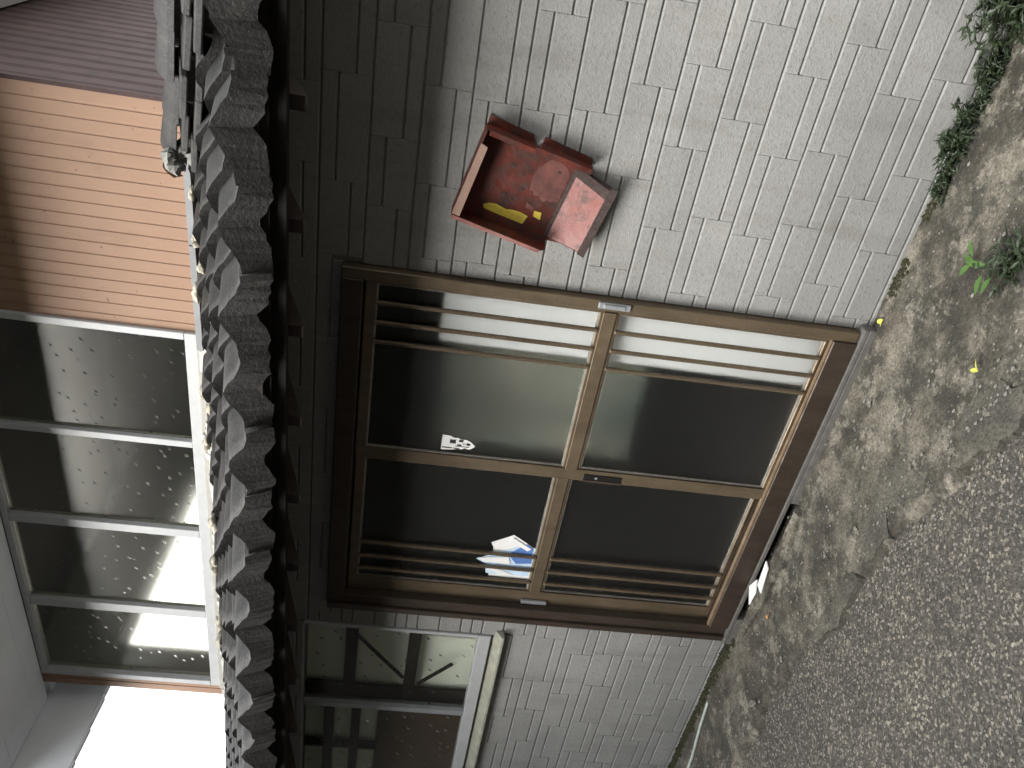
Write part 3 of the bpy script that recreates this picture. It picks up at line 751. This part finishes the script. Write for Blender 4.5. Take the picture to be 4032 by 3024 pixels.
rw2 = slab('side_wing', [P(0.008, -0.185, 0.004), P(0.008, -0.185, DD - 0.022), P(0.010, -0.365, DD - 0.04), P(0.010, -0.372, 0.004)], A_ * 0.003, M_RED)
slab('wing_rim', [P(0.013, -0.188, 0.004), P(0.036, -0.188, 0.004), P(0.034, -0.36, 0.004), P(0.013, -0.368, 0.004)], out * 0.004, M_RED, rw2)
slab('wing_rim', [P(-0.006, -0.188, DD - 0.024), P(0.012, -0.188, DD - 0.024), P(0.012, -0.365, DD - 0.042), P(-0.006, -0.365, DD - 0.042)], out * 0.003, M_RED, rw2)
# peeled lower part of the back and the sloping front pocket
pp_ = []
for k in range(44):
    a = 2 * PI * k / 44; q = 1 + 0.28 * noise.noise(Vector((math.cos(a) * 2.1, math.sin(a) * 2.1, 5))) + 0.16 * noise.noise(Vector((math.cos(a) * 7, math.sin(a) * 7, 9)))
    pp_.append(P(max(-0.178, min(-0.018, -0.088 + 0.074 * q * math.cos(a))), max(-0.320, -0.266 + 0.060 * q * math.sin(a)), 0.0092))
slab('peeled_patch', pp_, out * 0.0008, M_PEEL)
pk = slab('pocket', [P(-0.012, -0.330, 0.012), P(-0.030, -0.462, 0.052), P(-0.262, -0.462, 0.052), P(-0.268, -0.330, 0.012)], Vector((0, -0.003, 0)), M_PINK)
slab('pocket_side', [P(-0.012, -0.330, 0.004), P(-0.012, -0.330, 0.0135), P(-0.030, -0.462, 0.0535), P(-0.030, -0.462, 0.004)], A_ * 0.003, M_RUSTD, pk)
slab('pocket_side', [P(-0.268, -0.330, 0.004), P(-0.268, -0.330, 0.0135), P(-0.262, -0.462, 0.0535), P(-0.262, -0.462, 0.004)], A_ * -0.003, M_RUSTD, pk)
slab('pocket_rim', [P(-0.022, -0.448, 0.054), P(-0.016, -0.474, 0.057), P(-0.274, -0.474, 0.057), P(-0.270, -0.448, 0.054)], out * 0.005, M_RUSTD, pk)
slab('pocket_rim', [P(-0.008, -0.322, 0.012), P(-0.010, -0.334, 0.0155), P(-0.270, -0.334, 0.0155), P(-0.270, -0.322, 0.012)], out * 0.003, M_RUSTD, pk)
slab('pocket_rim', [P(-0.010, -0.334, 0.0165), P(-0.030, -0.448, 0.0535), P(-0.062, -0.448, 0.0535), P(-0.040, -0.334, 0.0165)], out * 0.0012, M_RUSTD, pk)
slab('corner_gusset', [P(-0.003, -0.17, 0.012), P(-0.003, -0.24, 0.012), P(-0.055, -0.215, 0.012), P(-0.050, -0.19, 0.012)], out * 0.004, M_RED)
slab('tape', [P(-0.262, -0.098, 0.0095), P(-0.250, -0.090, 0.0095), P(-0.238, -0.106, 0.0095), P(-0.232, -0.130, 0.0095), P(-0.236, -0.168, 0.0095), P(-0.229, -0.190, 0.0095), P(-0.226, -0.218, 0.0095), P(-0.230, -0.246, 0.0095), P(-0.262, -0.240, 0.0095), P(-0.263, -0.160, 0.0095)], out * 0.0012, M_YEL)
slab('tape', [P(-0.222, -0.262, 0.0102), P(-0.203, -0.258, 0.0102), P(-0.200, -0.284, 0.0102), P(-0.226, -0.290, 0.0102)], out * 0.0012, M_YEL)
slab('tape_residue', [P(-0.205, -0.226, 0.0102), P(-0.185, -0.222, 0.0102), P(-0.192, -0.252, 0.0102), P(-0.207, -0.256, 0.0102)], out * 0.0008, M_PEEL)
for i, (a, b, r_) in enumerate(((-0.09, -0.13, 0.007), (-0.19, -0.14, 0.007), (-0.225, -0.275, 0.008), (-0.10, -0.055, 0.006), (-0.05, -0.28, 0.005), (-0.15, -0.19, 0.005))):
    c = [P(a + r_ * math.cos(t_) * (1 + 0.3 * math.sin(3 * t_ + i)), b + 1.3 * r_ * math.sin(t_), 0.0101) for t_ in [k * PI / 5 for k in range(10)]]
    slab('rust_spot', c, out * 0.0006, M_RUSTD)

# folded leaflets pushed behind the bars of the left door leaf
lf = thing('leaflet', 'folded white and blue leaflets tucked behind the bars of the dark left door', 'leaflet', (0.30, 0.012, 1.0))
def sheet(pts, y, mat, dy=0.0):
    t = MB(); n = len(pts); b = [(x, y + dy * (z - 1.0) + 0.012 * (x - 0.3), z) for x, z in pts]
    t.v = b + [(x, y_ + 0.0012, z) for x, y_, z in b]
    t.f = [tuple(range(n)), tuple(range(n, 2 * n))[::-1]] + [(i, n + i, n + (i + 1) % n, (i + 1) % n) for i in range(n)]
    me = bpy.data.meshes.new('sheet'); me.from_pydata(t.v, [], t.f)
    bm = bmesh.new(); bm.from_mesh(me); bmesh.ops.recalc_face_normals(bm, faces=bm.faces); bm.to_mesh(me); bm.free()
    me.materials.append(mat); return link('sheet', me, lf)
Y0 = 0.0190
sheet([(0.196, 1.000), (0.390, 1.000), (0.462, 1.110), (0.405, 1.205), (0.375, 1.190), (0.196, 1.190)], Y0 + 0.0025, M_STICK)
sheet([(0.215, 1.006), (0.372, 1.003), (0.415, 1.040), (0.300, 1.262), (0.275, 1.215), (0.215, 1.205)], Y0 + 0.0005, M_PBLUE)
sheet([(0.300, 1.006), (0.395, 1.012), (0.415, 1.045), (0.345, 1.12), (0.290, 1.075)], Y0 - 0.0012, M_BLUE)
sheet([(0.285, 1.10), (0.330, 1.115), (0.310, 1.250), (0.290, 1.225)], Y0 - 0.0030, M_STICK)
sheet([(0.218, 1.080), (0.262, 1.190), (0.240, 1.204), (0.214, 1.120)], Y0 - 0.0018, M_STICK)
sheet([(0.39, 1.02), (0.448, 1.112), (0.430, 1.122), (0.375, 1.035)], Y0 - 0.0022, M_STICK)

# concrete step, ledge with a slot, broken white tiles
s_ = MB(); s_.box(-0.06, 1.72, -0.047, 0.10, -0.026, -0.0045); s_.box(-0.06, 0.12, -0.046, 0.10, -0.10, -0.0262); s_.box(0.86, 1.72, -0.046, 0.10, -0.10, -0.0262)
st = tag(s_.build('door_step', M_CSTEP, None, 0.004), 'narrow grey concrete step running under the whole sliding door', 'step')
s_ = MB()
n = 22
for i in range(n):
    xa = 0.12 + 0.74 * i / n; xb = 0.12 + 0.74 * (i + 1) / n
    g1 = lambda x: -0.090 - 0.008 * noise.noise(Vector((x * 11, 2, 0))); g2 = lambda x: -0.125 - 0.035 * max(0, math.sin((x - 0.12) / 0.74 * PI)) - 0.02 * noise.noise(Vector((x * 7, 8, 0)))
    zt = lambda x: -0.027 + 0.006 * noise.noise(Vector((x * 9, 4, 0)))
    s_.hexa([(xa, g2(xa), -0.09), (xb, g2(xb), -0.09), (xb, g1(xb), -0.09), (xa, g1(xa), -0.09), (xa, g2(xa), zt(xa) - 0.008), (xb, g2(xb), zt(xb) - 0.008), (xb, g1(xb), zt(xb)), (xa, g1(xa), zt(xa))])
tag(s_.build('concrete_ledge', M_CONC), 'broken strip of concrete with a dark slot behind it below the left door', 'ledge')
s_ = MB(); s_.box(0.121, 0.859, -0.093, 0.09, -0.16, -0.115); s_.box(0.121, 0.859, 0.05, 0.09, -0.1149, -0.0265); tag(s_.build('slot_shade_channel', M_DARKW), 'dark channel added to paint shade into the slot under the door step', 'channel')  # dark lining put where the slot holds only shade
def shard(pts, z, tilt, label):
    t = MB(); n = len(pts); cx = sum(p[0] for p in pts) / n; cy = sum(p[1] for p in pts) / n
    b = [(x, y, z + tilt[0] * (x - cx) + tilt[1] * (y - cy)) for x, y in pts]
    t.v = b + [(x, y, q + 0.007) for x, y, q in b]; t.f = [tuple(range(n))[::-1], tuple(range(n, 2 * n))] + [(i, (i + 1) % n, n + (i + 1) % n, n + i) for i in range(n)]
    o = t.build('tile_shard', M_WTILE, None, 0.0012); tag(o, label, 'tile shard', 'broken white tiles by the door step'); return o
shard([(0.395, -0.128), (0.535, -0.108), (0.555, -0.082), (0.41, -0.092)], -0.022, (0.02, 0.25), 'long narrow white tile shard lying across the slot below the left door')
shard([(0.295, -0.108), (0.375, -0.104), (0.425, -0.072), (0.36, -0.054)], -0.016, (-0.1, 0.2), 'pointed white tile shard nearest the left end of the slot')
def chip(x, y, r_, seed, label):
    t = MB(); lump(t, x, y, -0.046, r_, seed, 0.5); tag(t.build('stone', M_STONE), label, 'stone')
chip(-0.02, -0.40, 0.016, 401, 'pale egg shaped stone lying where the concrete meets the road left of the door')
chip(1.50, -0.20, 0.012, 402, 'small pale chip lying on the concrete below the right door')
# thin hose along the foot of the left wall
t = MB(); n = 8; pth = [(-0.46, -0.085), (-0.62, -0.112), (-0.82, -0.165), (-1.1, -0.20), (-1.5, -0.24), (-1.9, -0.27)]
for i, (x, y) in enumerate(pth):
    for k in range(n):
        a = 2 * PI * k / n; t.v.append((x + 0.004 * math.cos(a) * 0.3, y + 0.008 * math.cos(a), -0.047 + ground_h(x, y) + 0.008 * math.sin(a)))
for i in range(len(pth) - 1):
    for k in range(n): t.f.append((i * n + k, i * n + (k + 1) % n, (i + 1) * n + (k + 1) % n, (i + 1) * n + k))
tag(t.build('hose', M_PIPE, smooth=True), 'thin pale green hose lying on the ground beside the left wall', 'hose')

# ------------------------------------------------------------------ plants and litter
def leaf_pts(L, Wd, n=4):
    pts = []
    for i in range(n + 1):
        t = i / n; w_ = Wd * math.sin(PI * min(1, t * 0.92 + 0.06)) ** 0.8
        pts.append((t * L, w_ / 2, -0.15 * L * t * t))
    return pts
def add_leaf(me, base, dirv, L, Wd, n=3, twist=0.0):
    d_ = Vector(dirv).normalized(); s_ = d_.cross(Vector((0, 0, 1)))
    if s_.length < 1e-3: s_ = Vector((1, 0, 0))
    s_.normalize(); u_ = s_.cross(d_)
    s_ = (s_ * math.cos(twist) + u_ * math.sin(twist)); u_ = s_.cross(d_)
    b = len(me.v); P_ = leaf_pts(L, Wd, n)
    for (x, w_, z) in P_:
        c = Vector(base) + d_ * x + u_ * z
        me.v += [tuple(c - s_ * w_ + u_ * w_ * 0.25), tuple(c), tuple(c + s_ * w_ + u_ * w_ * 0.25)]
    for i in range(len(P_) - 1):
        q = b + i * 3
        me.f += [(q, q + 1, q + 4, q + 3), (q + 1, q + 2, q + 5, q + 4)]
def add_tube(me, p0, p1, r0, r1, n=5):
    p0, p1 = Vector(p0), Vector(p1); d_ = (p1 - p0).normalized(); s_ = d_.orthogonal().normalized(); t_ = d_.cross(s_); b = len(me.v)
    for p, r_ in ((p0, r0), (p1, r1)):
        for k in range(n):
            a = 2 * PI * k / n; me.v.append(tuple(p + s_ * r_ * math.cos(a) + t_ * r_ * math.sin(a)))
    for k in range(n): me.f.append((b + k, b + (k + 1) % n, b + n + (k + 1) % n, b + n + k))
def bushy_weed(x, y, h, spread, nst, label, name='weed', seed=0, zleaf=(0.012, 0.026), dens=26):
    rr = random.Random(seed); z0 = -0.05
    root = thing(name, label, 'weed', (x, y, z0), 'weeds at the foot of the wall')
    st_, lv = MB(), MB()
    for i in range(nst):
        a = rr.uniform(PI * 1.0, PI * 2.0); out_ = rr.uniform(0.1, 1.0) * spread
        bx_ = x + rr.uniform(-1, 1) * spread * 0.55; by_ = y + rr.uniform(-0.02, 0.01)
        hh = h * rr.uniform(0.45, 1.0)
        p = Vector((bx_, by_, z0)); dirv = Vector((math.cos(a) * out_ * 0.8, math.sin(a) * out_ * 0.45, hh)) / 5
        for k in range(5):
            q = p + dirv + Vector((rr.uniform(-.01, .01), rr.uniform(-.01, .0), -0.012 * k * (h / 0.2)))
            if q.y > -0.006: q.y = -0.006
            add_tube(st_, p, q, 0.0022, 0.0014, 4)
            for m_ in range(dens // 5):
                t_ = rr.random(); b_ = p.lerp(q, t_); a2 = rr.uniform(0, 2 * PI)
                add_leaf(lv, b_, (math.cos(a2), min(0.15, math.sin(a2)), rr.uniform(-0.3, 0.7)), rr.uniform(*zleaf), rr.uniform(*zleaf) * 0.38, 2, rr.uniform(-0.6, 0.6))
            p = q
    for me in (lv, st_):
        me.v = [(a_, min(b_, -0.0025), c_) for a_, b_, c_ in me.v]
    kind(lv.build('foliage', M_WEED, root), 'stuff'); st_.build('stem', M_WEED, root)
    return root
bushy_weed(2.95, -0.03, 0.44, 0.26, 75, 'tall dark bushy weed at the right end of the grey wall', seed=1, dens=55, zleaf=(0.016, 0.036))
bushy_weed(2.64, -0.02, 0.15, 0.13, 26, 'dark leafy weed at the wall foot next to the tall bushy one', seed=2, dens=40)
bushy_weed(2.46, -0.02, 0.21, 0.13, 34, 'dense dark weed clump in the middle of the row along the wall', seed=3, dens=40)
bushy_weed(2.30, -0.02, 0.10, 0.11, 18, 'low sprawling weed at the door end of the row along the wall', seed=4, dens=30)
# separate broad-leaved weed in the apron
gw = thing('weed', 'bright broad leaved weed growing out of the concrete apron away from the wall', 'weed', (2.18, -0.50, -0.055), 'weeds in the apron')
rr = random.Random(5); stm = MB(); lv = MB()
for i in range(16):
    a = rr.uniform(0, 2 * PI); L = rr.uniform(0.05, 0.12)
    p0 = Vector((2.20 + rr.uniform(-.03, .03), -0.52 + rr.uniform(-.03, .03), -0.06)); p1 = p0 + Vector((math.cos(a) * L, math.sin(a) * L, rr.uniform(0.02, 0.07)))
    add_tube(stm, p0, p1, 0.002, 0.0014, 4)
    for k in range(9):
        a2 = rr.uniform(0, 2 * PI); add_leaf(lv, p0.lerp(p1, rr.random()), (math.cos(a2), math.sin(a2), rr.uniform(0, .6)), rr.uniform(0.018, 0.04), rr.uniform(0.008, 0.016), 2, rr.uniform(-.5, .5))
kind(lv.build('foliage', M_WEED, gw), 'stuff')
stm.build('stem', M_WEED, gw)
for (dx, dy, L, wd, lift, bxo, byo) in ((-0.35, 0.9, 0.085, 0.020, 0.25, 0.0, 0.03), (0.10, 1.0, 0.075, 0.022, 0.30, -0.02, 0.06), (-0.9, 0.5, 0.05, 0.022, 0.3, -0.03, 0.09), (0.7, 0.7, 0.05, 0.018, 0.5, 0.0, 0.10), (-0.7, -0.3, 0.06, 0.022, 0.4, -0.03, 0.02), (-1, 0.1, 0.055, 0.02, 0.3, -0.02, -0.02)):
    t = MB(); add_leaf(t, (2.17 + bxo, -0.47 + byo, -0.025), (dx, dy, lift * 0.5), L, wd, 5); t.build('leaf', M_WEEDB, gw, smooth=True)
def fallen(x, y, a, L, wd, mat, label, cat='fallen leaf'):
    t = MB(); add_leaf(t, (x, y, -0.046 + ground_h(x, y)), (math.cos(a), math.sin(a), 0.12), L, wd, 4, 0.5)
    add_leaf(t, (x, y, -0.046 + ground_h(x, y)), (math.cos(a + 1.0), math.sin(a + 1.0), 0.3), L * 0.7, wd * 0.8, 4, -0.3)
    tag(t.build('fallen_leaf', mat), label, cat)
fallen(1.775, -0.055, 2.4, 0.038, 0.018, M_YLEAF, 'small curled yellow leaf lying by the wall foot next to the door')
fallen(1.90, -0.605, 1.0, 0.042, 0.018, M_YLEAF, 'small yellow leaf lying out on the concrete apron')
fallen(0.348, -0.228, 0.4, 0.022, 0.018, M_OLEAF, 'tiny orange petal lying on the concrete below the left door', 'petal')
# loose stones and grit
lm = MB(); rr = random.Random(11)
for i in range(5200):
    x = rr.uniform(-1.6, 3.0); y = yb(x) + rr.gauss(0, 0.10) if rr.random() < 0.25 else rr.uniform(-2.0, -0.03)
    r_ = 0.0022 + 0.0055 * rr.random() ** 3
    zg = (-0.05 + ground_h(x, y)) if y > yb(x) + 0.04 else -0.083
    b = len(lm.v)
    for (ax, ay, az) in ((1, 0, 0), (-1, 0, 0), (0, 1, 0), (0, -1, 0), (0, 0, 1), (0, 0, -1)):
        q = r_ * rr.uniform(0.7, 1.3); lm.v.append((x + ax * q * 1.3, y + ay * q, zg - 0.004 * (zg > -0.08) + az * q * 0.7 + r_ * 0.3))
    lm.f += [(b, b + 2, b + 4), (b + 2, b + 1, b + 4), (b + 1, b + 3, b + 4), (b + 3, b, b + 4), (b + 2, b, b + 5), (b + 1, b + 2, b + 5), (b + 3, b + 1, b + 5), (b, b + 3, b + 5)]
kind(lm.build('loose_stones', M_STONE), 'stuff')

# ------------------------------------------------------------------ across the lane (behind the photographer)
op = thing('house', 'dark weatherboarded house standing across the lane behind the photographer', 'house', (-1.0, -4.7, -0.085))
t = MB(); t.box(-11, 9, -9, -4.7, -0.085, 3.75); t.build('wall', M_BLOCK, op)
t = MB(); t.hexa([(-11.4, -9.4, 3.75), (9.4, -9.4, 3.75), (9.4, -4.5, 3.75), (-11.4, -4.5, 3.75), (-11.4, -7.2, 4.75), (9.4, -7.2, 4.75), (9.4, -7.0, 4.75), (-11.4, -7.0, 4.75)]); t.build('roof', M_DARKW, op)

light_block = thing('house', 'unseen dark gabled house added left of the lane to block light', 'house', (-5.6, -3.2, -0.085))  # out of view, added to keep sun and sky off the left wall
t = MB(); t.box(-8.0, -2.9, -4.4, -1.0, -0.085, 4.2); t.build('wall', M_BLOCK, light_block)
t = MB(); t.hexa([(-8.2, -4.45, 4.2), (-2.75, -4.45, 4.2), (-2.75, -0.85, 4.2), (-8.2, -0.85, 4.2), (-8.2, -2.8, 5.2), (-2.75, -2.8, 5.2), (-2.75, -2.7, 5.2), (-8.2, -2.7, 5.2)]); t.build('roof', M_DARKW, light_block)

# added hill, out of view, blocking sky that the upper window would reflect
h = MB(); nx_, ny_ = 60, 16
for j in range(ny_ + 1):
    for i in range(nx_ + 1):
        x = -60 + 120 * i / nx_; t = j / ny_; y = -14 - 22 * t
        e = math.sin(min(1, t * 1.9) * PI / 2) * 18
        h.v.append((x, y + 1.2 * noise.noise(Vector((x * 0.3, t * 6, 1))), -0.09 + e * (1 + 0.10 * noise.noise(Vector((x * 0.08, 0, 4)))) + 0.9 * noise.noise(Vector((x * 0.5, t * 9, 2))) * min(1, t * 4)))
for j in range(ny_):
    for i in range(nx_):
        a = j * (nx_ + 1) + i; h.f.append((a, a + 1, a + nx_ + 2, a + nx_ + 1))
kind(h.build('sky_blocking_hill', mat_simple('sky_blocking_green', (0.030, 0.042, 0.022), 0.9, 0, 0.45, 0.9, 0.5, 0.1)), 'structure')
